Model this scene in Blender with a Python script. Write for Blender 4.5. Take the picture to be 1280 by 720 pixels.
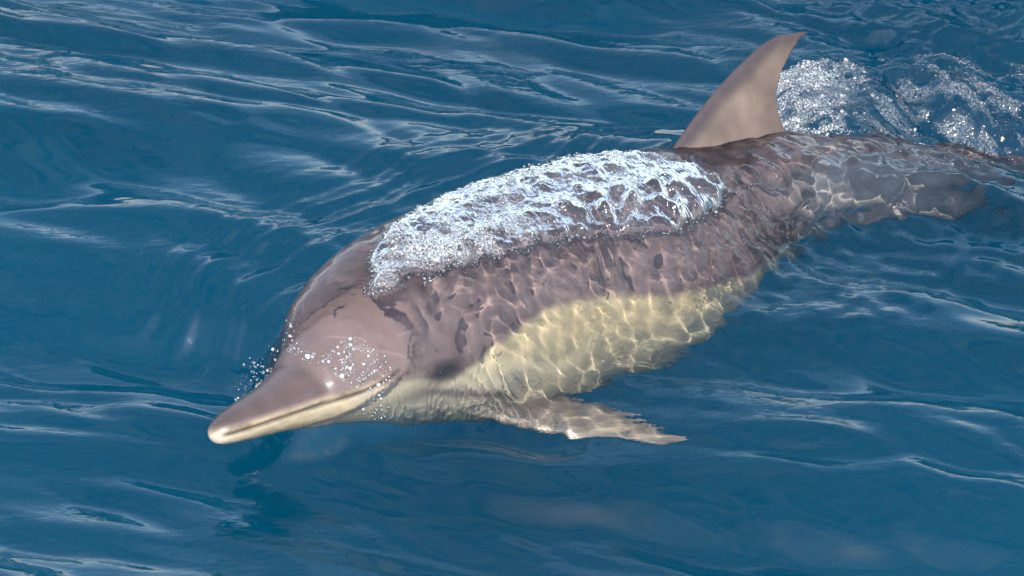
import bpy, bmesh, math, random
import numpy as np
from mathutils import Vector, Matrix, Euler

for o in list(bpy.data.objects):
    bpy.data.objects.remove(o, do_unlink=True)
scene = bpy.context.scene
COL = scene.collection
R = math.radians

# ------------------------------------------------------------------ camera
PITCH = 40.0
DIST = 7.0
FRAME_W = 1280 / 740.0            # metres across the picture at the target
cam_d = bpy.data.cameras.new('camera')
cam = bpy.data.objects.new('camera', cam_d)
COL.objects.link(cam)
cam.location = (0, -DIST * math.cos(R(PITCH)), DIST * math.sin(R(PITCH)))
cam.rotation_euler = (R(90 - PITCH), 0, 0)
cam_d.sensor_width = 36.0
cam_d.lens = 36.0 * DIST / FRAME_W
cam_d.clip_start = 0.1
cam_d.clip_end = 20000
scene.camera = cam

# ------------------------------------------------------------------ sky, sun
SUN_EL, SUN_AZ = 47.0, 172.0      # azimuth: direction the light comes from, degrees from +Y clockwise
world = bpy.data.worlds.new('World')
scene.world = world
world.use_nodes = True
wn = world.node_tree
wn.nodes.clear()
wo = wn.nodes.new('ShaderNodeOutputWorld')
bg = wn.nodes.new('ShaderNodeBackground')
sky = wn.nodes.new('ShaderNodeTexSky')
sky.sky_type = 'NISHITA'
sky.sun_disc = False
sky.sun_elevation = R(SUN_EL)
sky.sun_rotation = R(SUN_AZ)
sky.air_density = 1.0
sky.dust_density = 0.6
bg.inputs['Strength'].default_value = 0.15
# thin broken cloud, added over the whole sky to whiten and brighten reflections
wtc = wn.nodes.new('ShaderNodeTexCoord')
wmp = wn.nodes.new('ShaderNodeMapping'); wmp.inputs['Scale'].default_value = (1, 1, 2.2)
wnz = wn.nodes.new('ShaderNodeTexNoise'); wnz.inputs['Scale'].default_value = 6.0; wnz.inputs['Detail'].default_value = 6
wnz.inputs['Roughness'].default_value = .55
wmr = wn.nodes.new('ShaderNodeMapRange'); wmr.inputs['From Min'].default_value = .36; wmr.inputs['From Max'].default_value = .72
wmr.inputs['To Max'].default_value = .32
wmx = wn.nodes.new('ShaderNodeMix'); wmx.data_type = 'RGBA'
wmx.inputs[7].default_value = (9.6, 10.1, 10.8, 1)
wn.links.new(wtc.outputs['Generated'], wmp.inputs['Vector'])
wn.links.new(wmp.outputs[0], wnz.inputs['Vector'])
wn.links.new(wnz.outputs['Fac'], wmr.inputs['Value'])
wn.links.new(wmr.outputs[0], wmx.inputs[0])
wn.links.new(sky.outputs[0], wmx.inputs[6])
wn.links.new(wmx.outputs[2], bg.inputs['Color'])
wn.links.new(bg.outputs[0], wo.inputs['Surface'])

sun_d = bpy.data.lights.new('sun', 'SUN')
sun_d.energy = 4.0
sun_d.angle = R(0.53)
sun_d.color = (1.0, 0.95, 0.87)
sun = bpy.data.objects.new('sun', sun_d)
COL.objects.link(sun)
a = R(SUN_AZ)
to_sun = Vector((math.sin(a) * math.cos(R(SUN_EL)), math.cos(a) * math.cos(R(SUN_EL)), math.sin(R(SUN_EL))))
sun.rotation_euler = to_sun.to_track_quat('Z', 'Y').to_euler()
sun.location = to_sun * 30
sun_d.cycles.is_caustics_light = True

vs = scene.view_settings
vs.view_transform = 'Standard'
vs.look = 'None'
vs.exposure = 1.15
vs.gamma = 1.0
scene.render.engine = 'CYCLES'
cy = scene.cycles
cy.use_denoising = True
cy.caustics_refractive = True
cy.caustics_reflective = True
cy.max_bounces = 10
cy.transmission_bounces = 8
cy.transparent_max_bounces = 24
cy.blur_glossy = 0.0
cy.sample_clamp_indirect = 6.0

# ------------------------------------------------------------------ helpers
def sstep(a, b, x):
    t = np.clip((x - a) / (b - a), 0, 1)
    return t * t * (3 - 2 * t)

def interp(x, xs, ys):
    """smooth (monotone cubic) interpolation of a table"""
    xs = np.asarray(xs, float); ys = np.asarray(ys, float)
    d = np.diff(ys) / np.diff(xs)
    m = np.zeros_like(ys)
    m[0], m[-1] = d[0], d[-1]
    for i in range(1, len(xs) - 1):
        m[i] = 0 if d[i - 1] * d[i] <= 0 else 2 * d[i - 1] * d[i] / (d[i - 1] + d[i])
    x = np.clip(x, xs[0], xs[-1])
    k = np.clip(np.searchsorted(xs, x) - 1, 0, len(xs) - 2)
    h = xs[k + 1] - xs[k]
    t = (x - xs[k]) / h
    return ((2*t**3 - 3*t**2 + 1) * ys[k] + (t**3 - 2*t**2 + t) * h * m[k]
            + (-2*t**3 + 3*t**2) * ys[k + 1] + (t**3 - t**2) * h * m[k + 1])

def spline(x, xs, ys):
    """Catmull-Rom through a table"""
    xs = np.asarray(xs, float); ys = np.asarray(ys, float)
    m = np.gradient(ys, xs)
    x = np.clip(x, xs[0], xs[-1])
    k = np.clip(np.searchsorted(xs, x) - 1, 0, len(xs) - 2)
    h = xs[k + 1] - xs[k]
    t = (x - xs[k]) / h
    return ((2*t**3 - 3*t**2 + 1) * ys[k] + (t**3 - 2*t**2 + t) * h * m[k]
            + (-2*t**3 + 3*t**2) * ys[k + 1] + (t**3 - t**2) * h * m[k + 1])

def fast_mesh(name, co, faces, smooth=True):
    me = bpy.data.meshes.new(name)
    co = np.ascontiguousarray(co, dtype=np.float32)
    faces = np.ascontiguousarray(faces, dtype=np.int32)
    n, k = faces.shape
    me.vertices.add(len(co)); me.vertices.foreach_set('co', co.ravel())
    me.loops.add(n * k); me.loops.foreach_set('vertex_index', faces.ravel())
    me.polygons.add(n)
    me.polygons.foreach_set('loop_start', np.arange(0, n * k, k, dtype=np.int32))
    me.polygons.foreach_set('use_smooth', np.full(n, smooth))
    me.update(calc_edges=True)
    me.validate()
    return me

def link(name, me, mat=None, parent=None):
    o = bpy.data.objects.new(name, me)
    COL.objects.link(o)
    if mat is not None:
        me.materials.clear(); me.materials.append(mat)
    if parent is not None:
        o.parent = parent
    return o

def new_mat(name):
    m = bpy.data.materials.new(name)
    m.use_nodes = True
    nt = m.node_tree
    nt.nodes.clear()
    out = nt.nodes.new('ShaderNodeOutputMaterial')
    return m, nt, out

def hash2(ix, iy, seed):
    v = np.sin(ix * 127.1 + iy * 311.7 + seed * 74.7) * 43758.5453
    return v - np.floor(v)

def vnoise(x, y, seed=0.0):
    ix, iy = np.floor(x), np.floor(y)
    fx, fy = x - ix, y - iy
    fx = fx * fx * fx * (fx * (fx * 6 - 15) + 10); fy = fy * fy * fy * (fy * (fy * 6 - 15) + 10)
    a = hash2(ix, iy, seed); b = hash2(ix + 1, iy, seed)
    c = hash2(ix, iy + 1, seed); d = hash2(ix + 1, iy + 1, seed)
    return (a + (b - a) * fx) * (1 - fy) + (c + (d - c) * fx) * fy

def fbm(x, y, seed=0.0, octv=4):
    s, amp, tot = 0, 1.0, 0.0
    for i in range(octv):
        s = s + amp * vnoise(x, y, seed + i * 3.1); tot += amp
        amp *= 0.5; x = x * 2.03 + 5.2; y = y * 2.03 + 1.7
    return s / tot

# ------------------------------------------------------------------ dolphin measures
L = 2.16
# centre line through the water (s along the body from the beak tip, world x, y, z)
CS = [0.00, 0.28, 0.42, 0.72, 1.00, 1.12, 1.38, 1.65, 2.16]
CX = [-.480, -.304, -.230, -.018, .220, .314, .512, .715, 1.12]
CY = [-.470, -.288, -.176, .018, .174, .262, .420, .545, .78]
CZ = [.085, .045, .015, -.065, -.095, -.107, -.165, -.255, -.42]
# rebuild the table on true arc length
_t = np.linspace(0, L, 900)
_p = np.stack([spline(_t, CS, CX), spline(_t, CS, CY), spline(_t, CS, CZ)], 1)
for _ in range(30):                       # relax kinks
    _p[1:-1] = _p[1:-1] * .5 + (_p[:-2] + _p[2:]) * .25
_arc = np.concatenate([[0], np.cumsum(np.linalg.norm(np.diff(_p, axis=0), axis=1))])
def centre(s):
    s = np.asarray(s, float)
    p = np.stack([np.interp(s, _arc, _p[:, i]) for i in range(3)], -1)
    # straight continuation past both ends
    d0 = (_p[1] - _p[0]) / np.linalg.norm(_p[1] - _p[0]); d1 = (_p[-1] - _p[-2]) / np.linalg.norm(_p[-1] - _p[-2])
    p = p + np.minimum(s, 0)[..., None] * d0 + np.maximum(s - _arc[-1], 0)[..., None] * d1
    return p
ROLL = R(24)     # the back leans away from the boat
def frame(s):
    e = 0.01
    t = centre(s + e) - centre(s - e)
    t /= np.linalg.norm(t, axis=-1, keepdims=True)
    up = np.array([0, 0, 1.0])
    lat = np.cross(t, up) * 1.0                     # towards the animal's left (camera side)
    lat = lat / np.linalg.norm(lat, axis=-1, keepdims=True)
    u = np.cross(lat, t)
    c, sn = math.cos(ROLL), math.sin(ROLL)
    return t, lat * c + u * sn * -1 * -1, u * c - lat * sn * -1 * -1

# body profile: top height, bottom depth, half width
PS = [0.000, 0.008, 0.025, 0.06, 0.12, 0.175, 0.205, 0.235, 0.28, 0.34, 0.42, 0.55, 0.72, 0.90, 1.05, 1.20, 1.38, 1.55, 1.75, 1.95, 2.08]
PT = [0.002, 0.014, 0.022, 0.029, 0.037, 0.049, 0.062, 0.079, 0.100, 0.119, 0.142, 0.172, 0.190, 0.188, 0.164, 0.132, 0.108, 0.096, 0.082, 0.056, 0.030]
PB = [0.002, 0.014, 0.021, 0.028, 0.038, 0.050, 0.058, 0.066, 0.084, 0.108, 0.142, 0.192, 0.234, 0.234, 0.202, 0.142, 0.108, 0.096, 0.082, 0.056, 0.030]
PW = [0.002, 0.015, 0.026, 0.037, 0.050, 0.066, 0.078, 0.090, 0.108, 0.130, 0.155, 0.182, 0.204, 0.204, 0.182, 0.140, 0.096, 0.072, 0.054, 0.034, 0.018]
def prof(s):
    return interp(s, PS, PT), interp(s, PS, PB), interp(s, PS, PW)

# ------------------------------------------------------------------ materials
def mat_water():
    m, nt, out = new_mat('sea_water')
    N = nt.nodes.new; Lk = nt.links.new
    g = N('ShaderNodeBsdfGlass')
    g.inputs['IOR'].default_value = 1.333
    g.inputs['Roughness'].default_value = 0.0
    g.inputs['Color'].default_value = (1, 1, 1, 1)
    geo = N('ShaderNodeNewGeometry')
    mp = N('ShaderNodeMapping'); mp.inputs['Scale'].default_value = (1.0, 2.2, 1.0); mp.inputs['Rotation'].default_value = (0, 0, R(-18))
    Lk(geo.outputs['Position'], mp.inputs['Vector'])
    n1 = N('ShaderNodeTexNoise'); n1.inputs['Scale'].default_value = 22; n1.inputs['Detail'].default_value = 2; n1.inputs['Roughness'].default_value = .5
    n1.inputs['Distortion'].default_value = 0.8
    Lk(mp.outputs[0], n1.inputs['Vector'])
    mp2 = N('ShaderNodeMapping'); mp2.inputs['Scale'].default_value = (1.0, 3.4, 1.0); mp2.inputs['Rotation'].default_value = (0, 0, R(24))
    Lk(geo.outputs['Position'], mp2.inputs['Vector'])
    n2 = N('ShaderNodeTexNoise'); n2.inputs['Scale'].default_value = 18; n2.inputs['Detail'].default_value = 2; n2.inputs['Distortion'].default_value = .5
    Lk(mp2.outputs[0], n2.inputs['Vector'])
    n3 = N('ShaderNodeTexNoise'); n3.inputs['Scale'].default_value = 3.0; n3.inputs['Detail'].default_value = 2      # gusts: rougher and smoother patches
    Lk(geo.outputs['Position'], n3.inputs['Vector'])
    g3 = N('ShaderNodeMapRange'); g3.inputs['From Min'].default_value = .38; g3.inputs['From Max'].default_value = .62
    g3.inputs['To Min'].default_value = .15; g3.inputs['To Max'].default_value = 1.0
    Lk(n3.outputs['Fac'], g3.inputs['Value'])
    ad = N('ShaderNodeMath'); ad.operation = 'ADD'; Lk(n1.outputs['Fac'], ad.inputs[0]); Lk(n2.outputs['Fac'], ad.inputs[1])
    ml = N('ShaderNodeMath'); ml.operation = 'MULTIPLY'; Lk(g3.outputs[0], ml.inputs[0]); ml.inputs[1].default_value = .30
    b = N('ShaderNodeBump'); b.inputs['Distance'].default_value = 0.006
    Lk(ml.outputs[0], b.inputs['Strength'])
    Lk(ad.outputs[0], b.inputs['Height'])
    Lk(b.outputs[0], g.inputs['Normal'])
    # a film only millimetres thick on the skin bends nothing: it just transmits and shines
    tr = N('ShaderNodeBsdfTransparent')
    gl = N('ShaderNodeBsdfGlossy'); gl.inputs['Roughness'].default_value = .03; Lk(b.outputs[0], gl.inputs['Normal'])
    fr = N('ShaderNodeFresnel'); fr.inputs['IOR'].default_value = 1.333; Lk(b.outputs[0], fr.inputs['Normal'])
    m1 = N('ShaderNodeMixShader'); Lk(fr.outputs[0], m1.inputs[0]); Lk(tr.outputs[0], m1.inputs[1]); Lk(gl.outputs[0], m1.inputs[2])
    at = N('ShaderNodeAttribute'); at.attribute_name = 'film'
    mx = N('ShaderNodeMixShader'); Lk(at.outputs['Fac'], mx.inputs[0])
    Lk(g.outputs[0], mx.inputs[1]); Lk(m1.outputs[0], mx.inputs[2])
    Lk(mx.outputs[0], out.inputs['Surface'])
    return m

def mat_deep():
    m, nt, out = new_mat('deep_water_stand_in')
    d = nt.nodes.new('ShaderNodeBsdfDiffuse')
    d.inputs['Color'].default_value = (0.000, .128, .190, 1)
    nt.links.new(d.outputs[0], out.inputs['Surface'])
    return m

def mat_skin():
    m, nt, out = new_mat('dolphin_skin')
    N = nt.nodes.new; Lk = nt.links.new
    p = N('ShaderNodeBsdfPrincipled')
    at = N('ShaderNodeAttribute'); at.attribute_name = 'pigment'
    tc = N('ShaderNodeTexCoord')
    n = N('ShaderNodeTexNoise'); n.inputs['Scale'].default_value = 30; n.inputs['Detail'].default_value = 8
    Lk(tc.outputs['Object'], n.inputs['Vector'])
    hs = N('ShaderNodeHueSaturation')
    mr = N('ShaderNodeMapRange'); mr.inputs['To Min'].default_value = .82; mr.inputs['To Max'].default_value = 1.18
    Lk(n.outputs['Fac'], mr.inputs['Value']); Lk(mr.outputs[0], hs.inputs['Value'])
    Lk(at.outputs['Color'], hs.inputs['Color'])
    Lk(hs.outputs[0], p.inputs['Base Color'])
    p.inputs['Roughness'].default_value = .42
    p.inputs['IOR'].default_value = 1.4
    p.inputs['Coat Weight'].default_value = .08
    p.inputs['Specular IOR Level'].default_value = .3
    p.inputs['Coat Roughness'].default_value = .2
    wb = N('ShaderNodeTexNoise'); wb.inputs['Scale'].default_value = 60; wb.inputs['Detail'].default_value = 3
    Lk(tc.outputs['Object'], wb.inputs['Vector'])
    bp = N('ShaderNodeBump'); bp.inputs['Strength'].default_value = .3; bp.inputs['Distance'].default_value = .003
    Lk(wb.outputs['Fac'], bp.inputs['Height']); Lk(bp.outputs[0], p.inputs['Normal']); Lk(bp.outputs[0], p.inputs['Coat Normal'])
    Lk(p.outputs[0], out.inputs['Surface'])
    return m

def mat_eye():
    m, nt, out = new_mat('eye')
    p = nt.nodes.new('ShaderNodeBsdfPrincipled')
    p.inputs['Base Color'].default_value = (.012, .010, .010, 1)
    p.inputs['Roughness'].default_value = .08
    nt.links.new(p.outputs[0], out.inputs['Surface'])
    return m

M_WATER, M_DEEP, M_SKIN, M_EYE = mat_water(), mat_deep(), mat_skin(), mat_eye()

# ------------------------------------------------------------------ sea surface
rng = np.random.default_rng(7)
WAVES = []
for i in range(36):
    lam = 0.09 * (12 ** rng.random())            # 9 cm to 1.1 m
    ang = R(80 + rng.normal(0, 20))              # crests run mostly across the picture
    amp = 0.0042 * (lam / 0.3) ** 1.05 * rng.uniform(.5, 1.3)
    WAVES.append((2 * math.pi / lam * math.cos(ang), 2 * math.pi / lam * math.sin(ang), amp, rng.random() * 6.283, lam))

def ambient(x, y, spacing=0.0):
    wx = x + 0.10 * (fbm(x * 1.3, y * 1.3, 11) - .5) * 2
    wy = y + 0.10 * (fbm(x * 1.1 + 9, y * 1.6, 5) - .5) * 2
    h = 0
    for kx, ky, amp, ph, lam in WAVES:
        f = np.sin(kx * wx + ky * wy + ph)
        f = f + 0.25 * np.cos(2 * (kx * wx + ky * wy + ph)) * -1 * -1
        h = h + amp * f * sstep(2.5, 6, lam / np.maximum(spacing, 1e-6))
    q = y - .02 + .30 * x                               # long swell, its crest by the animal
    h = h - np.where(q > 0, .27, .012) * .5 * (1 - np.cos(2 * math.pi * q / 3.0)) * sstep(2.5, 6, 3.0 / np.maximum(spacing, 1e-6))
    # smoother patch under the chin
    calm = np.exp(-(((x + .30) / .28) ** 2 + ((y + .62) / .20) ** 2))
    h = h * (1 - .55 * calm) - .008
    return h

# where along / across the animal a water point lies
_cs = np.linspace(-.25, 2.5, 560)
_cp = centre(_cs)[:, :2]
def to_body(x, y):
    sh = x.shape
    P = np.stack([x.ravel(), y.ravel()], 1)
    s = np.zeros(len(P)); t = np.full(len(P), 9.0)
    near = (P[:, 0] > -1.3) & (P[:, 0] < 1.9) & (P[:, 1] > -1.3) & (P[:, 1] < 1.9)
    idx = np.nonzero(near)[0]
    for ch in np.array_split(idx, max(1, len(idx) // 20000)):
        d = ((P[ch][:, None, :] - _cp[None]) ** 2).sum(2)
        k = d.argmin(1)
        s[ch] = _cs[k]
        k0 = np.clip(k, 1, len(_cs) - 2)
        tg = _cp[k0 + 1] - _cp[k0 - 1]; tg /= np.linalg.norm(tg, axis=1)[:, None]
        dv = P[ch] - _cp[k]
        t[ch] = dv[:, 0] * tg[:, 1] - dv[:, 1] * tg[:, 0]     # + towards the camera side
    return s.reshape(sh), t.reshape(sh)

# height of the rolled body above its centre line, by distance along and across
TS = np.linspace(0, 2.08, 240); TT = np.linspace(-.5, .5, 401)
TOPREL = np.zeros((len(TS), len(TT)))
_th = np.linspace(0, 2 * math.pi, 721)
for i_, s_ in enumerate(TS):
    T_, B_, W_ = (float(v[0]) for v in prof(np.array([s_])))
    yy_ = W_ * np.cos(_th); zz_ = np.where(np.sin(_th) > 0, T_, B_) * np.sin(_th)
    la = yy_ * math.cos(ROLL) - zz_ * math.sin(ROLL); up = yy_ * math.sin(ROLL) + zz_ * math.cos(ROLL)
    k1, k0 = la[:-1].argmax(), la[:-1].argmin()
    idx = np.arange(k1, k0 + 1) if k0 > k1 else np.arange(k1, k0 + 721) % 720
    if up[idx].max() < 0: idx = np.arange(k0, k1 + 721) % 720
    o_ = np.argsort(la[idx]); la_, up_ = la[idx][o_], up[idx][o_]
    z_ = np.interp(TT, la_, up_)
    z_ = z_ - 2.2 * (np.maximum(TT - la_[-1], 0) + np.maximum(la_[0] - TT, 0))
    lim = float(np.interp(s_, [.28, .50, 1.10, 1.40], [2.2, .95, .95, 1.6]))   # water leaves the flank at this slope
    for j_ in range(201, len(TT)):
        z_[j_] = max(z_[j_], z_[j_ - 1] - lim * (TT[1] - TT[0]))
    TOPREL[i_] = z_
for _ in range(6):                                    # round the corners
    TOPREL[:, 1:-1] = TOPREL[:, 1:-1] * .5 + (TOPREL[:, :-2] + TOPREL[:, 2:]) * .25
def top_rel(s, t):
    u = np.clip(s, 0, 2.0799) / 2.08 * (len(TS) - 1); v = (np.clip(t, -.4999, .4999) + .5) * (len(TT) - 1)
    i, j = np.floor(u).astype(int), np.floor(v).astype(int)
    i = np.minimum(i, len(TS) - 2); j = np.minimum(j, len(TT) - 2)
    fu, fv = u - i, v - j
    return ((TOPREL[i, j] * (1 - fv) + TOPREL[i, j + 1] * fv) * (1 - fu)
            + (TOPREL[i + 1, j] * (1 - fv) + TOPREL[i + 1, j + 1] * fv) * fu)

RIP = []
for i in range(34):
    lam = rng.uniform(.028, .060)
    ang = rng.uniform(0, 6.283)
    RIP.append((2 * math.pi / lam * math.cos(ang), 2 * math.pi / lam * math.sin(ang), .00074 * (lam / .04) ** 1.2, rng.random() * 6.283))

RIP2 = []
for i in range(26):
    lam = rng.uniform(.015, .030)
    ang = rng.uniform(0, 6.283)
    RIP2.append((2 * math.pi / lam * math.cos(ang), 2 * math.pi / lam * math.sin(ang), .00013 * (lam / .022) ** 1.4, rng.random() * 6.283))

def froth_zone(s, t):
    """raised sheet of aerated water lying over the back"""
    s = s + .05 * (vnoise(s * 22 + 7, t * 38, 3) - .5); t = t + .016 * (vnoise(s * 30, t * 20 + 5, 6) - .5)
    lo = np.interp(s, [.36, .47, .65, .87, 1.0, 1.07, 1.11], [.01, -.06, -.11, -.13, -.10, -.02, .08])
    hi = np.interp(s, [.36, .45, .59, .75, .87, .955, 1.06, 1.11], [.03, .062, .090, .108, .120, .142, .132, .10])
    return np.minimum(np.minimum(t - lo, hi - t), np.minimum((s - .36) * .7, 1.11 - s))                  # metres inside the edge

def wake_zone(x, y):
    a = 1 - np.sqrt(((x - .60) / .165) ** 2 + ((y - .680) / .190) ** 2)
    b = .75 - np.sqrt(((x - .86) / .26) ** 2 + ((y - .72 + .35 * (x - .86)) / .15) ** 2)
    return np.maximum(a, b + .25 * (vnoise(x * 9, y * 12, 83) - .5))

def surface(x, y, spacing=0.0, detail=True):
    h = ambient(x, y, spacing)
    s, t = to_body(x, y)
    T, B, W = prof(np.clip(s, 0, 2.08))
    zc = centre(s)[..., 2]
    side = sstep(-.07, .04, t + .05 * (1 - sstep(.40, .50, s)))                        # 0 far side, 1 camera side
    drape = zc + top_rel(s, t)
    se = s + .06 * (fbm(x * 18, y * 18, 19, 3) - .5) + .25 * np.clip(t, 0, .16)
    film_n = np.interp(se, [.0, .24, .33, .40, .50, .60, .9, 1.05, 1.3, 1.5], [-.09, -.03, .002, .011, .016, .020, .020, .018, .012, -.01])
    film_f = np.interp(s, [.0, .205, .222, .32, .9, 1.1, 1.3, 1.5], [-.09, -.04, .018, .034, .034, .026, .014, -.01])
    film_n = film_n + .012 * sstep(.0, .05, t) * sstep(.38, .60, s) * (1 - sstep(1.2, 1.5, s)) + .010 * sstep(.05, .19, t) * sstep(.34, .58, s) * (1 - sstep(1.2, 1.5, s))
    drape = drape + film_f + (film_n - film_f) * side
    pec = np.exp(-(((s - .68) / .22) ** 2 + ((t - .42) / .17) ** 2))
    near = np.exp(-(t / .28) ** 2) * sstep(.15, .4, s) * (1 - sstep(1.5, 1.9, s))
    base = h * (1 - .5 * near) * (1 - .8 * pec)
    k = .022
    m = np.maximum(base, drape)
    hh = m + k * np.log(np.exp((base - m) / k) + np.exp((drape - m) / k))
    hh = base + (hh - base) * sstep(.08, .18, s) * (np.abs(t) < .6)
    fz = froth_zone(s, t)
    lump = sstep(-.004, .022, fz)
    hh = hh + lump * .012
    wz = wake_zone(x, y)
    hh = hh + sstep(0, .6, wz) * .055
    if detail:
        ch = np.maximum(lump * sstep(.36, .5, s), sstep(-.15, .3, wz))
        hh = hh + ch * .0075 * (fbm(x * 55, y * 55, 61, 2) - .5) * (spacing < .008)
        # folds of the bow wave running back along the far side
        bw = np.exp(-((t + .30) / .13) ** 2) * sstep(.12, .35, s) * (1 - sstep(.9, 1.3, s))
        ph = t * 88 + 9 * (fbm(x * 4, y * 4, 15, 2) - .5) - s * 5
        hh = hh + bw * .0032 * (np.sin(ph) + .4 * np.sin(2.3 * ph + 1)) * (spacing < .02)
        # churned water left behind the fin
        wk = sstep(.45, .75, x) * sstep(.25, .6, y) * np.exp(-((x + y - 1.75) / .9) ** 2)
        hh = hh + wk * (.075 * (fbm(x * 6 + y * 2, y * 8, 71, 3) - .5) + .018 * (1 - 2 * np.abs(fbm(x * 16, y * 22 - x * 6, 77, 3) - .5) - .6)) * (spacing < .03)
        zone = sstep(-.02, .08, t) * (1 - sstep(.36, .55, t)) * sstep(.28, .5, s) * (1 - sstep(1.45, 1.8, s))
        zone = np.maximum(zone, .35 * near)
        zone = zone * (.6 + .6 * sstep(.35, .65, vnoise(x * 5, y * 5, 40)))
        wx = x + .02 * (vnoise(x * 9, y * 9, 51) - .5); wy = y + .02 * (vnoise(x * 9, y * 9, 57) - .5)
        rp = 0
        for kx, ky, amp, ph in RIP:
            rp = rp + amp * np.sin(kx * wx + ky * wy + ph)
        zone2 = sstep(.03, .12, t) * (1 - sstep(.26, .40, t)) * sstep(.34, .46, s) * (1 - sstep(1.3, 1.5, s)) * (.45 + .8 * sstep(.3, .6, vnoise(x * 7, y * 7, 46)))
        r2 = 0
        for kx, ky, amp, ph in RIP2:
            r2 = r2 + amp * np.sin(kx * wx + ky * wy + ph)
        shal = 1 - sstep(.12, .26, t)                  # tighter ripples where the film is thin
        hh = hh + zone2 * r2 * (.25 + 1.7 * shal * sstep(.02, .08, t)) * (spacing < .0035)
        hh = hh + zone * (1 - .6 * pec) * rp * (.62 + .60 * shal * sstep(.0, .08, t)) * (spacing < .008) * (1 - .62 * sstep(.22, .36, t))
    return hh

def graded(lo, hi, step, far, g=1.13, fine=None):
    core = np.arange(lo, hi + step / 2, step)
    if fine:                                          # finer rows over the animal
        a_, b_, fs = fine
        core = np.concatenate([np.arange(lo, a_, step), np.arange(a_, b_, fs), np.arange(b_, hi + step / 2, step)])
    st, a = step, []
    pos = 0
    while pos < far:
        st *= g; pos += st; a.append(pos)
    a = np.array(a)
    v = np.concatenate([core[0] - a[::-1], core, core[-1] + a])
    return v, np.gradient(v)

def grid_faces(ny, nx):
    i = np.arange(ny * nx).reshape(ny, nx)
    return np.stack([i[:-1, :-1], i[:-1, 1:], i[1:, 1:], i[1:, :-1]], -1).reshape(-1, 4)
gx2, _ = graded(-6, 6, 2.0, 5000, 1.5)
X2, Y2 = np.meshgrid(gx2, gx2)
deep = link('deep_water_stand_in', fast_mesh('deep_water_stand_in', np.stack([X2, Y2, X2 * 0 - 0.65], -1).reshape(-1, 3), grid_faces(len(gx2), len(gx2))), M_DEEP)  # added sheet for the water's colour, set shallow so the dolphin shades it
deep['kind'] = 'structure'
deep['label'] = 'added blue sheet a little below the surface, standing in for deep water'

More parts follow.
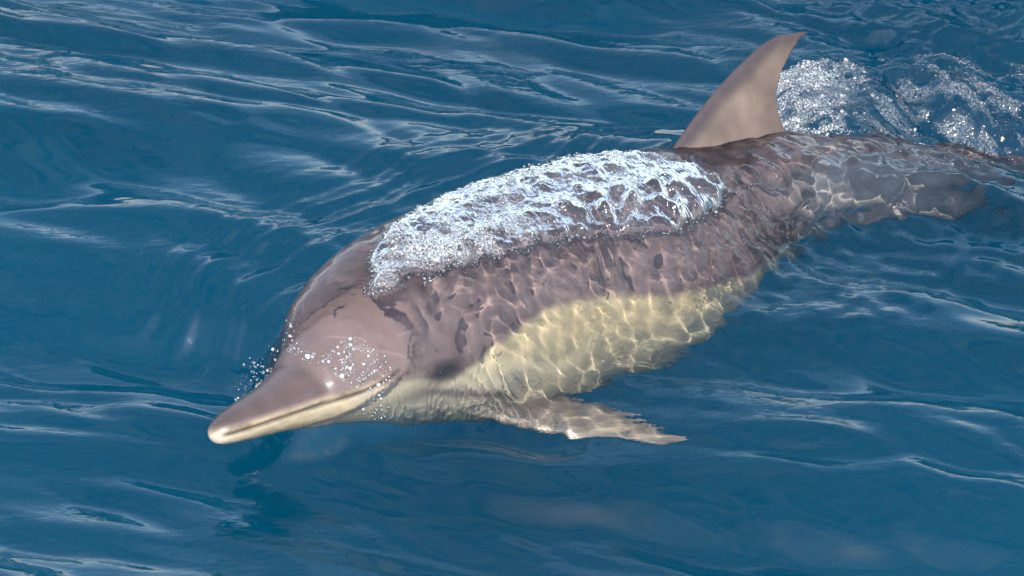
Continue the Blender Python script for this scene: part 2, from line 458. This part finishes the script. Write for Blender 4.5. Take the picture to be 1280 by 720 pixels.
# ------------------------------------------------------------------ dolphin body
def build_body():
    """straight body: x = s, y = lateral (+ = its left, camera side), z = up"""
    parts = []
    ns, na = 420, 120
    u = np.linspace(0, 1, ns)
    s = 2.08 * (u ** 1.25)
    T, B, W = prof(s)
    th = np.linspace(0, 2 * math.pi, na, endpoint=False)
    c, sn = np.cos(th), np.sin(th)
    # rounder than an ellipse below, narrower ridge above
    yy = W[:, None] * np.sign(c) * np.abs(c) ** 0.95
    zz = np.where(sn > 0, T[:, None] * np.abs(sn) ** 1.0, -B[:, None] * np.abs(sn) ** 0.95)
    # beak: flatter, broad
    xx = np.repeat(s[:, None], na, 1)
    co = np.stack([xx, yy, zz], -1).reshape(-1, 3)
    i = np.arange(ns * na).reshape(ns, na)
    j = np.roll(i, -1, 1)
    f = np.stack([i[:-1], i[1:], j[1:], j[:-1]], -1).reshape(-1, 4)
    tris = np.concatenate([f[:, [0, 1, 2]], f[:, [0, 2, 3]]])
    cap0 = np.stack([np.full(na - 2, i[0, 0]), i[0, 1:-1], i[0, 2:]], 1)
    cap1 = np.stack([np.full(na - 2, i[-1, 0]), i[-1, 2:], i[-1, 1:-1]], 1)
    parts.append((co, np.concatenate([tris, cap0, cap1])))

    def fin(lead, trail, thick, place, n=60, m=24):
        """lead/trail: tables along span v -> chord start / end; place(v, chordpos, thickness)"""
        v = np.linspace(0, 1, n)
        a0 = spline(v, *lead); a1 = spline(v, *trail)
        th = np.linspace(0, 2 * math.pi, m, endpoint=False)
        cc = (1 - np.cos(th)) / 2                         # chord fraction 0..1..0
        prof_ = np.sign(np.sin(th)) * (np.sqrt(np.clip(cc, 0, 1)) * (1 - cc) * 1.9 + .02) * np.abs(np.sin(th)) ** .2
        tk = interp(v, *thick)
        co = []
        for k in range(n):
            ch = a0[k] + (a1[k] - a0[k]) * cc
            co.append(place(np.full(m, v[k]), ch, prof_ * tk[k]))
        co = np.array(co).reshape(-1, 3)
        i = np.arange(n * m).reshape(n, m); j = np.roll(i, -1, 1)
        f = np.stack([i[:-1], i[1:], j[1:], j[:-1]], -1).reshape(-1, 4)
        tr = np.concatenate([f[:, [0, 1, 2]], f[:, [0, 2, 3]]])
        c0 = np.stack([np.full(m - 2, i[0, 0]), i[0, 1:-1], i[0, 2:]], 1)
        c1 = np.stack([np.full(m - 2, i[-1, 0]), i[-1, 2:], i[-1, 1:-1]], 1)
        return co, np.concatenate([tr, c0, c1])

    # dorsal fin: falcate; span upward from inside the back
    V = [0, .15, .3, .5, .7, .85, .95, 1.0]
    lead = (V, [1.00, 1.045, 1.090, 1.150, 1.212, 1.264, 1.302, 1.332])
    trail = (V, [1.39, 1.358, 1.338, 1.328, 1.340, 1.362, 1.381, 1.395])
    parts.append(fin(lead, trail, ([0, .2, .6, 1], [.032, .020, .011, .004]),
                     lambda v, c, t: np.stack([c, t, .090 + v * .228], -1)))
    # pectoral fins: swept back, out and down
    for sd in (1, -1):
        V2 = [0, .2, .45, .7, .88, 1.0]
        lead = (V2, [0.0, .026, .074, .145, .212, .275])
        trail = (V2, [.130, .158, .202, .265, .315, .348])
        def place(v, c, t, sd=sd):
            out = .085 + v * .275
            dn = -.120 - v * .105
            return np.stack([.485 + c, sd * (out + t * .36), dn + t * .93], -1)
        parts.append(fin(lead, trail, ([0, .3, 1], [.030, .022, .008]), place))
        # flukes
        V3 = [0, .25, .5, .75, .92, 1.0]
        lead = (V3, [1.95, 1.995, 2.04, 2.095, 2.14, 2.17])
        trail = (V3, [2.12, 2.135, 2.14, 2.155, 2.172, 2.185])
        parts.append(fin(lead, trail, ([0, .4, 1], [.020, .012, .003]),
                         lambda v, c, t, sd=sd: np.stack([c, sd * v * .24, t], -1)))
    off, cos, fs = 0, [], []
    for co, f in parts:
        cos.append(co); fs.append(f + off); off += len(co)
    me = fast_mesh('body_raw', np.concatenate(cos), np.concatenate(fs))
    bm = bmesh.new(); bm.from_mesh(me)
    bmesh.ops.recalc_face_normals(bm, faces=bm.faces)
    bm.to_mesh(me); bm.free()
    o = link('tmp', me)
    r = o.modifiers.new('r', 'REMESH'); r.mode = 'VOXEL'; r.voxel_size = .0034
    sm = o.modifiers.new('s', 'SMOOTH'); sm.factor = .5; sm.iterations = 7
    dg = bpy.context.evaluated_depsgraph_get()
    ev = o.evaluated_get(dg)
    res = bpy.data.meshes.new_from_object(ev)
    bpy.data.objects.remove(o, do_unlink=True)
    return res

def bend(co):
    s = co[:, 0]
    t, lat, up = frame(s)
    # close to the tip keep a steady frame
    return centre(s) + lat * co[:, 1:2] + up * co[:, 2:3]

body_me = build_body()
nv = len(body_me.vertices)
co = np.empty(nv * 3, np.float32); body_me.vertices.foreach_get('co', co); co = co.reshape(-1, 3).astype(float)
no = np.empty(nv * 3, np.float32); body_me.vertices.foreach_get('normal', no); no = no.reshape(-1, 3).astype(float)

s, yl, zl = co.T
Tt, Bb, Ww = prof(np.clip(s, 0, 2.08))
zn = np.where(zl > 0, zl / Tt, zl / Bb)
# mouth line: from the beak tip back to below the eye
mouth_z = np.interp(s, [0, .02, .10, .18, .24, .285, .31], [.0, -.001, -.003, -.006, -.012, -.010, -.003])
md = np.abs(zl - mouth_z)
mouth = np.exp(-(md / .0035) ** 2) * (1 - sstep(.29, .312, s)) * sstep(.004, .02, s)
co -= no * (mouth * .004)[:, None]
# blowhole dimple on top of the head
bh = np.exp(-(((s - .36) / .010) ** 2 + (yl / .020) ** 2)) * (zl > 0)
co -= no * (bh * .006)[:, None]
# crease between beak and melon
cr = np.exp(-((s - .192) / .010) ** 2) * (zn > -.1)
co -= no * (cr * .004)[:, None]
# shallow folds of skin behind the head
co += no * (.0008 * (fbm(s * 25, zl * 25 + yl * 9, 4, 3) - .5))[:, None]

nz1 = fbm(s * 9, zl * 14 + 3, 31, 4) - .5
nz2 = fbm(s * 45, zl * 45 + yl * 30, 17, 4) - .5
def C(*v): return np.array(v)
CAPE = C(.112, .080, .077); DARK = C(.026, .020, .021); TAN = C(.30, .245, .145); WHITE = C(.34, .30, .215)
GREY = C(.22, .205, .195); LIP = C(.29, .225, .145)
def mixc(a, b, f): return a + (b - a) * np.clip(f, 0, 1)[:, None]
col = np.repeat(CAPE[None], nv, 0)
# lower edge of the dark cape as height fraction
edge = interp(s, [.0, .20, .30, .40, .46, .55, .66, .78, .92, 1.05, 1.18, 1.3, 2.1],
                 [-.05, -.08, -.25, -.36, -.20, .06, .22, .20, .00, -.20, -.26, -.24, -.3])
f = sstep(.05, -.06, zn - edge + nz1 * .06)
tanwhite = mixc(np.repeat(TAN[None], nv, 0), np.repeat(WHITE[None], nv, 0), sstep(.1, -.55, zn) * .9 + sstep(.9, 1.15, s) * .3)
tanwhite = tanwhite
col = col * (1 - f[:, None]) + tanwhite * f[:, None]
# grey flank towards the tail
fg = sstep(1.16, 1.36, s + nz1 * .1) * sstep(.85, .5, zn) * sstep(-1.2, -.6, zn)
col = mixc(col, np.repeat(GREY[None], nv, 0), fg)
# head: dark beak back, pale lips, dark chin edge, white tip
beak = 1 - sstep(.17, .23, s)
col = mixc(col, np.repeat(C(.062, .045, .044)[None], nv, 0), beak * sstep(.010, .018, zl - mouth_z) * (.55 + .4 * sstep(.040, .02, zl)))
lip = (1 - sstep(.24, .31, s)) * np.exp(-((zl - mouth_z - .004) / .006) ** 2)
lipn = .75 + 1.1 * (fbm(s * 60, zl * 90 + yl * 40, 81, 3) - .5)
col = mixc(col, np.repeat(LIP[None], nv, 0) * lipn[:, None], lip * 1.1)
col = mixc(col, np.repeat(LIP[None] * .95, nv, 0) * lipn[:, None], (1 - sstep(.2, .3, s)) * sstep(.02, -.03, zl - mouth_z + .004) * .85)
col = mixc(col, np.repeat(C(.36, .30, .23)[None], nv, 0), (1 - sstep(.008, .028, s)) * sstep(.75, .35, zn))
col = mixc(col, np.repeat(DARK[None], nv, 0), mouth * .95)
# eye patch and the bridle towards the beak
ES, EZ = .385, -.035
ep = np.exp(-(((s - ES - .008) / .046) ** 2 + ((zl - EZ - (s - ES) * .15) / .021) ** 2) ** 1.3)
col = mixc(col, np.repeat(DARK[None] * .35, nv, 0), ep)
br = np.exp(-((zl - (EZ + .006 + (ES - s) * .05)) / .006) ** 2) * sstep(.2, .26, s) * sstep(.36, .33, s)
col = mixc(col, np.repeat(C(.20, .16, .15)[None], nv, 0), br * .5)
# stripe from the chin to the flipper
st_z = np.interp(s, [.25, .40, .50, .6], [-.045, -.072, -.092, -.11])
stripe = np.exp(-((zl - st_z) / .010) ** 2) * sstep(.26, .38, s) * sstep(.62, .56, s)
col = mixc(col, np.repeat(DARK[None] * 1.6, nv, 0), stripe * .75)
# blowhole
col = mixc(col, np.repeat(DARK[None], nv, 0), np.exp(-(((s - .36) / .006) ** 2 + (yl / .018) ** 2) ** 2) * (zl > 0) * .9)
# fins
dors = sstep(1.02, 1.12, zl / Tt) * (s > .95) * (s < 1.5) * (np.abs(yl) < .05)
vfin = np.clip((zl - .13) / .19, 0, 1)
chord = np.clip((s - (1.06 + vfin * .28)) / .2, 0, 1)
fincol = mixc(np.repeat(C(.108, .080, .066)[None], nv, 0) * (1 + .9 * (fbm(s * 16, zl * 11, 58, 4) - .5))[:, None], np.repeat(DARK[None] * 1.7, nv, 0), np.maximum(sstep(.26, .04, chord + nz1 * .14), sstep(.72, 1.0, vfin + nz1 * .15)))
col = mixc(col, fincol, dors)
pec = (np.sqrt((yl / Ww) ** 2 + (zl / Bb) ** 2) > 1.02) & (s > .48) & (s < .9) & (zl < -.08)
col = mixc(col, np.repeat(C(.19, .16, .13)[None], nv, 0) * (1 + nz2[:, None] * .5), pec * .9)
col *= (1 + nz2 * .26 + nz1 * .24)[:, None]
# pale scratches (rake marks)
for k in range(36):
    s0 = rng.uniform(.22, 1.1); z0 = rng.uniform(.03, .13); ln = rng.uniform(.02, .09); sl = rng.uniform(-.9, .9)
    q = (s - s0); ds = np.abs(zl - z0 - sl * q) / math.sqrt(1 + sl * sl)
    msk = np.exp(-(ds / .0016) ** 2) * (q > 0) * (q < ln) * (yl > 0)
    col = mixc(col, col * 1.5, msk * .7)

body_me.vertices.foreach_set('co', bend(co).astype(np.float32).ravel())
ca = body_me.color_attributes.new('pigment', 'FLOAT_COLOR', 'POINT')
ca.data.foreach_set('color', np.concatenate([np.clip(col, 0.005, .9), np.ones((nv, 1))], 1).astype(np.float32).ravel())
body_me.polygons.foreach_set('use_smooth', np.ones(len(body_me.polygons), bool))
body_me.update()
dolphin = bpy.data.objects.new('dolphin', None)
COL.objects.link(dolphin)
dolphin['label'] = 'common dolphin with mauve grey back and tan flank surfacing through the sea'
dolphin['category'] = 'dolphin'
body_me.name = 'body'
body = link('body', body_me, M_SKIN, dolphin)
body.cycles.is_caustics_receiver = True

for sd in (1, -1):
    bm = bmesh.new()
    bmesh.ops.create_uvsphere(bm, u_segments=24, v_segments=16, radius=.005)
    me = bpy.data.meshes.new('eye'); bm.to_mesh(me); bm.free()
    for p in me.polygons: p.use_smooth = True
    e = link('eye', me, M_EYE, dolphin)
    _, _, w = prof(np.array([ES]))
    pos = bend(np.array([[ES, sd * (w[0] * .968 - .002), EZ]]))[0]
    e.location = pos
    e.cycles.is_caustics_receiver = True

# ------------------------------------------------------------------ the sea surface itself
gx, sx = graded(-1.15, 1.25, .005, 4500, fine=(-.34, .56, .0027))
gy, sy = graded(-.95, 1.25, .005, 4500, fine=(-.42, .26, .0027))
X, Y = np.meshgrid(gx, gy)
SP = np.maximum(*np.meshgrid(sx, sy))
Z = surface(X, Y, SP)
ny, nx = X.shape
# where the skin breaks through (or all but touches) the surface the sheet of water ends
from mathutils.bvhtree import BVHTree
bv = BVHTree.FromPolygons([v.co[:] for v in body_me.vertices], [p.vertices[:] for p in body_me.polygons])
skin = np.zeros(X.size, bool)
clear_ = np.full(X.size, 9.0)
lo_, hi_ = bend(co).min(0), bend(co).max(0)
cand = np.nonzero(((X > lo_[0]) & (X < hi_[0]) & (Y > lo_[1]) & (Y < hi_[1]) & (SP < .012)).ravel())[0]
bs_, bt_ = to_body(X.ravel()[cand], Y.ravel()[cand])
cand = cand[np.abs(bt_) < .26]
for i in cand:
    xi, yi, zi = X.flat[i], Y.flat[i], Z.flat[i]
    top = bv.ray_cast(Vector((xi, yi, 1)), Vector((0, 0, -1)))[0]
    if top is None:
        continue
    clear_[i] = zi - top.z
    if zi > top.z + .003:
        continue
    low = bv.ray_cast(Vector((xi, yi, -1)), Vector((0, 0, 1)))[0]
    skin[i] = zi > low.z - .002
    if not skin[i]: clear_[i] = 9.0
sf = grid_faces(ny, nx)
sf = sf[~skin[sf].all(1)]
sea = link('sea', fast_mesh('sea', np.stack([X, Y, Z], -1).reshape(-1, 3), sf), M_WATER)
fa = sea.data.attributes.new('film', 'FLOAT', 'POINT')
fa.data.foreach_set('value', (1 - sstep(.012, .024, clear_)).astype(np.float32))
sea['kind'] = 'structure'
sea['label'] = 'rippled dark blue sea surface around the dolphin'
sea.cycles.is_caustics_caster = True

# ------------------------------------------------------------------ froth, bubbles, spray
def mat_froth():
    m, nt, out = new_mat('froth_bubbles')
    N = nt.nodes.new; Lk = nt.links.new
    geo = N('ShaderNodeNewGeometry')
    mr = N('ShaderNodeMapRange'); mr.inputs['To Min'].default_value = .12; mr.inputs['To Max'].default_value = .85
    Lk(geo.outputs['Random Per Island'], mr.inputs['Value'])
    d = N('ShaderNodeBsdfDiffuse'); d.inputs['Color'].default_value = (.66, .68, .70, 1)
    tr = N('ShaderNodeBsdfTransparent'); tr.inputs['Color'].default_value = (.96, .98, 1, 1)
    at = N('ShaderNodeAttribute'); at.attribute_name = 'clear'
    sub = N('ShaderNodeMath'); sub.operation = 'MULTIPLY'
    Lk(mr.outputs[0], sub.inputs[0]); Lk(at.outputs['Fac'], sub.inputs[1])
    mx = N('ShaderNodeMixShader'); Lk(sub.outputs[0], mx.inputs[0]); Lk(tr.outputs[0], mx.inputs[1]); Lk(d.outputs[0], mx.inputs[2])
    gl = N('ShaderNodeBsdfGlossy'); gl.inputs['Roughness'].default_value = .10
    fr = N('ShaderNodeFresnel'); fr.inputs['IOR'].default_value = 1.5
    m2 = N('ShaderNodeMixShader'); Lk(fr.outputs[0], m2.inputs[0]); Lk(mx.outputs[0], m2.inputs[1]); Lk(gl.outputs[0], m2.inputs[2])
    Lk(m2.outputs[0], out.inputs['Surface'])
    return m
M_FROTH = mat_froth()

def ico(sub):
    bm = bmesh.new(); bmesh.ops.create_icosphere(bm, subdivisions=sub, radius=1)
    bm.verts.ensure_lookup_table()
    v = np.array([p.co[:] for p in bm.verts]); f = np.array([[q.index for q in p.verts] for p in bm.faces]); bm.free()
    return v, f
ICO = {1: ico(1), 2: ico(2)}

def beads(name, pos, rad, white, squash=1.0, label=None, cut=.0024):
    """many small bubbles or drops as one mesh"""
    cos, fs, cl, off = [], [], [], 0
    for sub, sel in ((1, rad < cut), (2, rad >= cut)):
        if not sel.any(): continue
        v, f = ICO[sub]
        P, Rr = pos[sel], rad[sel]
        c = P[:, None, :] + v[None] * Rr[:, None, None] * np.array([1, 1, squash])
        n = len(P)
        ff = f[None] + (np.arange(n) * len(v))[:, None, None] + off
        cos.append(c.reshape(-1, 3)); fs.append(ff.reshape(-1, 3)); cl.append(np.repeat(white[sel], len(v)))
        off += n * len(v)
    me = fast_mesh(name, np.concatenate(cos), np.concatenate(fs))
    at = me.attributes.new('clear', 'FLOAT', 'POINT')
    at.data.foreach_set('value', np.concatenate(cl).astype(np.float32))
    o = link(name, me, M_FROTH)
    o['kind'] = 'stuff'
    if label: o['label'] = label
    return o

def body_xy(s, t):
    c = centre(s)
    e = .01
    tg = (centre(s + e) - centre(s - e))[:, :2]
    tg /= np.linalg.norm(tg, axis=1)[:, None]
    return c[:, 0] + tg[:, 1] * t, c[:, 1] - tg[:, 0] * t

def mat_sheet():
    """aerated water skin: glassy where clear, milky white where full of air"""
    m, nt, out = new_mat('aerated_water')
    N = nt.nodes.new; Lk = nt.links.new
    geo = N('ShaderNodeNewGeometry')
    at = N('ShaderNodeAttribute'); at.attribute_name = 'white'
    n1 = N('ShaderNodeTexNoise'); n1.inputs['Scale'].default_value = 260; n1.inputs['Detail'].default_value = 2
    Lk(geo.outputs['Position'], n1.inputs['Vector'])
    n2 = N('ShaderNodeTexVoronoi'); n2.inputs['Scale'].default_value = 300
    Lk(geo.outputs['Position'], n2.inputs['Vector'])
    ad = N('ShaderNodeMath'); ad.operation = 'ADD'; Lk(n1.outputs['Fac'], ad.inputs[0]); Lk(n2.outputs['Distance'], ad.inputs[1])
    b = N('ShaderNodeBump'); b.inputs['Distance'].default_value = .0014
    Lk(ad.outputs[0], b.inputs['Height'])
    bs = N('ShaderNodeMath'); bs.operation = 'MULTIPLY_ADD'; bs.inputs[1].default_value = .75; bs.inputs[2].default_value = .12
    Lk(at.outputs['Fac'], bs.inputs[0]); Lk(bs.outputs[0], b.inputs['Strength'])
    mr = N('ShaderNodeMapRange'); mr.inputs['From Min'].default_value = .42; mr.inputs['From Max'].default_value = .66
    mr.inputs['To Min'].default_value = .02; mr.inputs['To Max'].default_value = .62
    Lk(n1.outputs['Fac'], mr.inputs['Value'])
    ea = N('ShaderNodeAttribute'); ea.attribute_name = 'cover'
    mu = N('ShaderNodeMath'); mu.operation = 'MULTIPLY'; Lk(mr.outputs[0], mu.inputs[0]); Lk(at.outputs['Fac'], mu.inputs[1])
    d = N('ShaderNodeBsdfDiffuse'); d.inputs['Color'].default_value = (.55, .56, .57, 1); Lk(b.outputs[0], d.inputs['Normal'])
    tr = N('ShaderNodeBsdfTransparent'); tr.inputs['Color'].default_value = (.97, .985, 1, 1)
    mx = N('ShaderNodeMixShader'); Lk(mu.outputs[0], mx.inputs[0]); Lk(tr.outputs[0], mx.inputs[1]); Lk(d.outputs[0], mx.inputs[2])
    gl = N('ShaderNodeBsdfGlossy'); gl.inputs['Roughness'].default_value = .07; gl.inputs['Color'].default_value = (.85, .83, .80, 1); Lk(b.outputs[0], gl.inputs['Normal'])
    fr = N('ShaderNodeFresnel'); fr.inputs['IOR'].default_value = 1.30; Lk(b.outputs[0], fr.inputs['Normal'])
    fe = N('ShaderNodeMath'); fe.operation = 'MULTIPLY'; Lk(fr.outputs[0], fe.inputs[0]); Lk(ea.outputs['Fac'], fe.inputs[1])
    m2 = N('ShaderNodeMixShader'); Lk(fe.outputs[0], m2.inputs[0]); Lk(mx.outputs[0], m2.inputs[1]); Lk(gl.outputs[0], m2.inputs[2])
    Lk(m2.outputs[0], out.inputs['Surface'])
    return m
M_SHEET = mat_sheet()

def domes(x, y, cell, seed):
    """packed little bubble domes, height 0..1"""
    u, v = x / cell, y / cell
    iu, iv = np.floor(u), np.floor(v)
    best = np.zeros_like(x)
    for du in (-1, 0, 1):
        for dv in (-1, 0, 1):
            a, b = iu + du, iv + dv
            px = a + hash2(a, b, seed); py = b + hash2(a, b, seed + 5)
            r = .35 + .55 * hash2(a, b, seed + 9)
            d2 = (u - px) ** 2 + (v - py) ** 2
            best = np.maximum(best, np.sqrt(np.maximum(r * r - d2, 0)))
    return best

def froth_sheet(name, x, y, inside, white, label):
    z = surface(x, y, np.full(x.shape, .004))
    edge = sstep(-.003, .012, inside + .012 * (fbm(x * 60, y * 60, 44, 3) - .5))
    rough = .22 + .78 * white
    z = z - .005 + edge * .006 + edge * rough * (domes(x, y, .009, 2) * .0040 + domes(x, y, .0042, 7) * .0022)
    ny, nx = x.shape
    f = grid_faces(ny, nx)
    ok = (inside + .008 * (fbm(x * 60, y * 60, 44, 3) - .5) > .0).ravel()
    f = f[ok[f].all(1)]
    used = np.unique(f); remap = np.zeros(ny * nx, int); remap[used] = np.arange(len(used))
    co = np.stack([x, y, z], -1).reshape(-1, 3)[used]
    me = fast_mesh(name, co, remap[f])
    a = me.attributes.new('white', 'FLOAT', 'POINT'); a.data.foreach_set('value', white.ravel()[used].astype(np.float32))
    a = me.attributes.new('cover', 'FLOAT', 'POINT'); a.data.foreach_set('value', sstep(-.002, .016, inside).ravel()[used].astype(np.float32))
    o = link(name, me, M_SHEET)
    o['kind'] = 'stuff'; o['label'] = label
    return o

def back_white(x, y, s, ins):
    c = fbm(x * 28, y * 28, 90, 4)
    w = (1 - sstep(.52, .86, s + (c - .5) * .5)) * (.45 + .55 * sstep(.35, .6, fbm(x * 11, y * 11, 66, 2)))
    streak = sstep(.52, .66, fbm(x * 16 + 3, y * 30, 37, 3))
    return np.clip((.03 + .97 * w) * sstep(.32, .6, c) + .16 * streak, 0, 1) * sstep(-.002, .018, ins)

# aerated water over the back
gs = np.arange(.355, 1.118, .0015); gt = np.arange(-.14, .155, .0015)
S2, T2 = np.meshgrid(gs, gt)
xx, yy = body_xy(S2.ravel(), T2.ravel()); xx = xx.reshape(S2.shape); yy = yy.reshape(S2.shape)
ins = froth_zone(S2, T2)
froth_sheet('aerated_water', xx, yy, ins, back_white(xx, yy, S2, ins), 'glassy sheet of aerated water draped over the dolphin back')

# loose bubbles in it
n = 42000
fs_ = rng.uniform(.36, 1.12, n); ft_ = rng.uniform(-.14, .15, n)
ins = froth_zone(fs_, ft_)
x, y = body_xy(fs_, ft_)
whit = back_white(x, y, fs_, ins)
keep = (ins > -.004 * rng.random(n)) & (rng.random(n) < (.05 + .70 * whit) * (.4 + .6 * sstep(0, .02, ins)))
keep |= (ins > -.003) & (ins < .007) & (rng.random(n) < .5)
x, y, whit = x[keep], y[keep], whit[keep]
rad = np.clip(np.exp(rng.normal(math.log(.0009), .55, len(x))), .0005, .0042)
z = surface(x, y, np.full(x.shape, .004)) + .003 + rad * rng.uniform(-.6, .9, len(x)) + rng.exponential(.0012, len(x)) * whit
beads('froth', np.stack([x, y, z], 1), rad, .12 + .6 * whit, .85, 'silvery froth of small bubbles streaming over the dolphin back')

# froth torn up behind the fin
def wake_white(x, y):
    c = fbm(x * 26, y * 26, 33, 4)
    return np.clip((1 - sstep(.52, .66, x + (c - .5) * .25)) * sstep(.2, .5, c) + .32 * sstep(.50, .62, fbm(x * 22, y * 26 + x * 10, 35, 4)), 0, 1)
gx3 = np.arange(.42, 1.06, .0019); gy3 = np.arange(.47, .93, .0019)
X3, Y3 = np.meshgrid(gx3, gy3)
froth_sheet('splash_sheet', X3, Y3, wake_zone(X3, Y3) * .10 + .03 * (fbm(X3 * 14, Y3 * 14, 8, 3) - .6), wake_white(X3, Y3), 'torn glassy splash of water behind the dorsal fin')
n = 34000
x = rng.uniform(.42, 1.05, n); y = rng.uniform(.47, .93, n)
wz = wake_zone(x, y)
whit = wake_white(x, y)
keep = (wz > .06) & (rng.random(n) < .06 + .8 * whit)
x, y, whit = x[keep], y[keep], whit[keep]
rad = np.clip(np.exp(rng.normal(math.log(.0010), .55, len(x))), .0005, .0045)
z = surface(x, y, np.full(x.shape, .004)) + rad * rng.uniform(-.5, .9, len(x)) + rng.exponential(.004, len(x)) * whit
beads('splash_froth', np.stack([x, y, z], 1), rad, .12 + .6 * whit, .9, 'white froth of bubbles behind the dorsal fin')

# thin foam lines trailing in the churned wake
n = 60000
x = rng.uniform(.62, 1.05, n); y = rng.uniform(.42, .98, n)
rdg = 1 - np.abs(fbm(x * 8 + y * 3, y * 13 - x * 5, 23, 4) - .5) * 2
env = sstep(.62, .85, x) * sstep(.42, .62, y + .25 * (x - .6))
keep = (rdg > .86) & (rng.random(n) < .35 * env * sstep(.4, .62, fbm(x * 6, y * 6, 28, 3)))
x, y = x[keep], y[keep]
rad = np.clip(np.exp(rng.normal(math.log(.0007), .4, len(x))), .0004, .002)
z = surface(x, y, np.full(x.shape, .004)) + rad * .4
beads('wake_foam', np.stack([x, y, z], 1), rad, rng.uniform(.1, .5, len(x)), .7, 'thin white foam lines in the churned wake')

# bubbles trapped on the forehead
n = 11000
fs_ = rng.uniform(.20, .46, n); ft_ = rng.uniform(-.06, .13, n)
x, y = body_xy(fs_, ft_)
q = 1 - np.sqrt(((fs_ - .258 - .3 * (ft_ - .06)) / .034) ** 2 + ((ft_ - .064) / .048) ** 2) + .9 * (fbm(x * 30, y * 30, 62, 3) - .5)
edge_d = np.abs(fs_ - .165 - .30 * np.clip(ft_, 0, .16) - .240)
keep = ((q > 0) & (rng.random(n) < .10 + .6 * sstep(.35, .6, fbm(x * 60, y * 60, 12, 2)))) | (((np.abs(fs_ - .222 - .25 * np.abs(ft_)) < .012) & (ft_ < .07) & (rng.random(n) < .30 * sstep(.35, .6, fbm(x * 45, y * 45, 14, 2)))))
x, y = x[keep], y[keep]
rad = np.clip(np.exp(rng.normal(math.log(.0009), .6, len(x))), .0004, .0045)
z = surface(x, y, np.full(x.shape, .004)) + rad * .3
for i in range(len(x)):
    h = bv.ray_cast(Vector((x[i], y[i], 1)), Vector((0, 0, -1)))
    if h[0] is not None: z[i] = max(z[i], h[0].z + rad[i] * .3)
beads('forehead_bubbles', np.stack([x, y, z], 1), rad, rng.uniform(.1, .8, len(x)), 1, 'patch of small bubbles on the dolphin forehead')

# spray of drops thrown off beside the forehead
n = 190
k = rng.random(n)
x = -.345 - k * .10 + rng.normal(0, .012, n); y = -.28 - .0 * k + rng.normal(0, .03, n)
z = .075 - k * .06 + rng.normal(0, .016, n)
zs = surface(x, y, np.full(n, .004))
z = np.maximum(z, zs + .004)
rad = np.clip(np.exp(rng.normal(math.log(.0012), .55, n)), .0005, .0038)
beads('spray_drops', np.stack([x, y, z], 1), rad, rng.uniform(.1, .6, n), 1, 'loose water drops flying beside the dolphin forehead')
print('verts body', nv, 'sea', nx * ny, 'tris', sum(len(p.data.polygons) for p in COL.objects if p.type == 'MESH'))
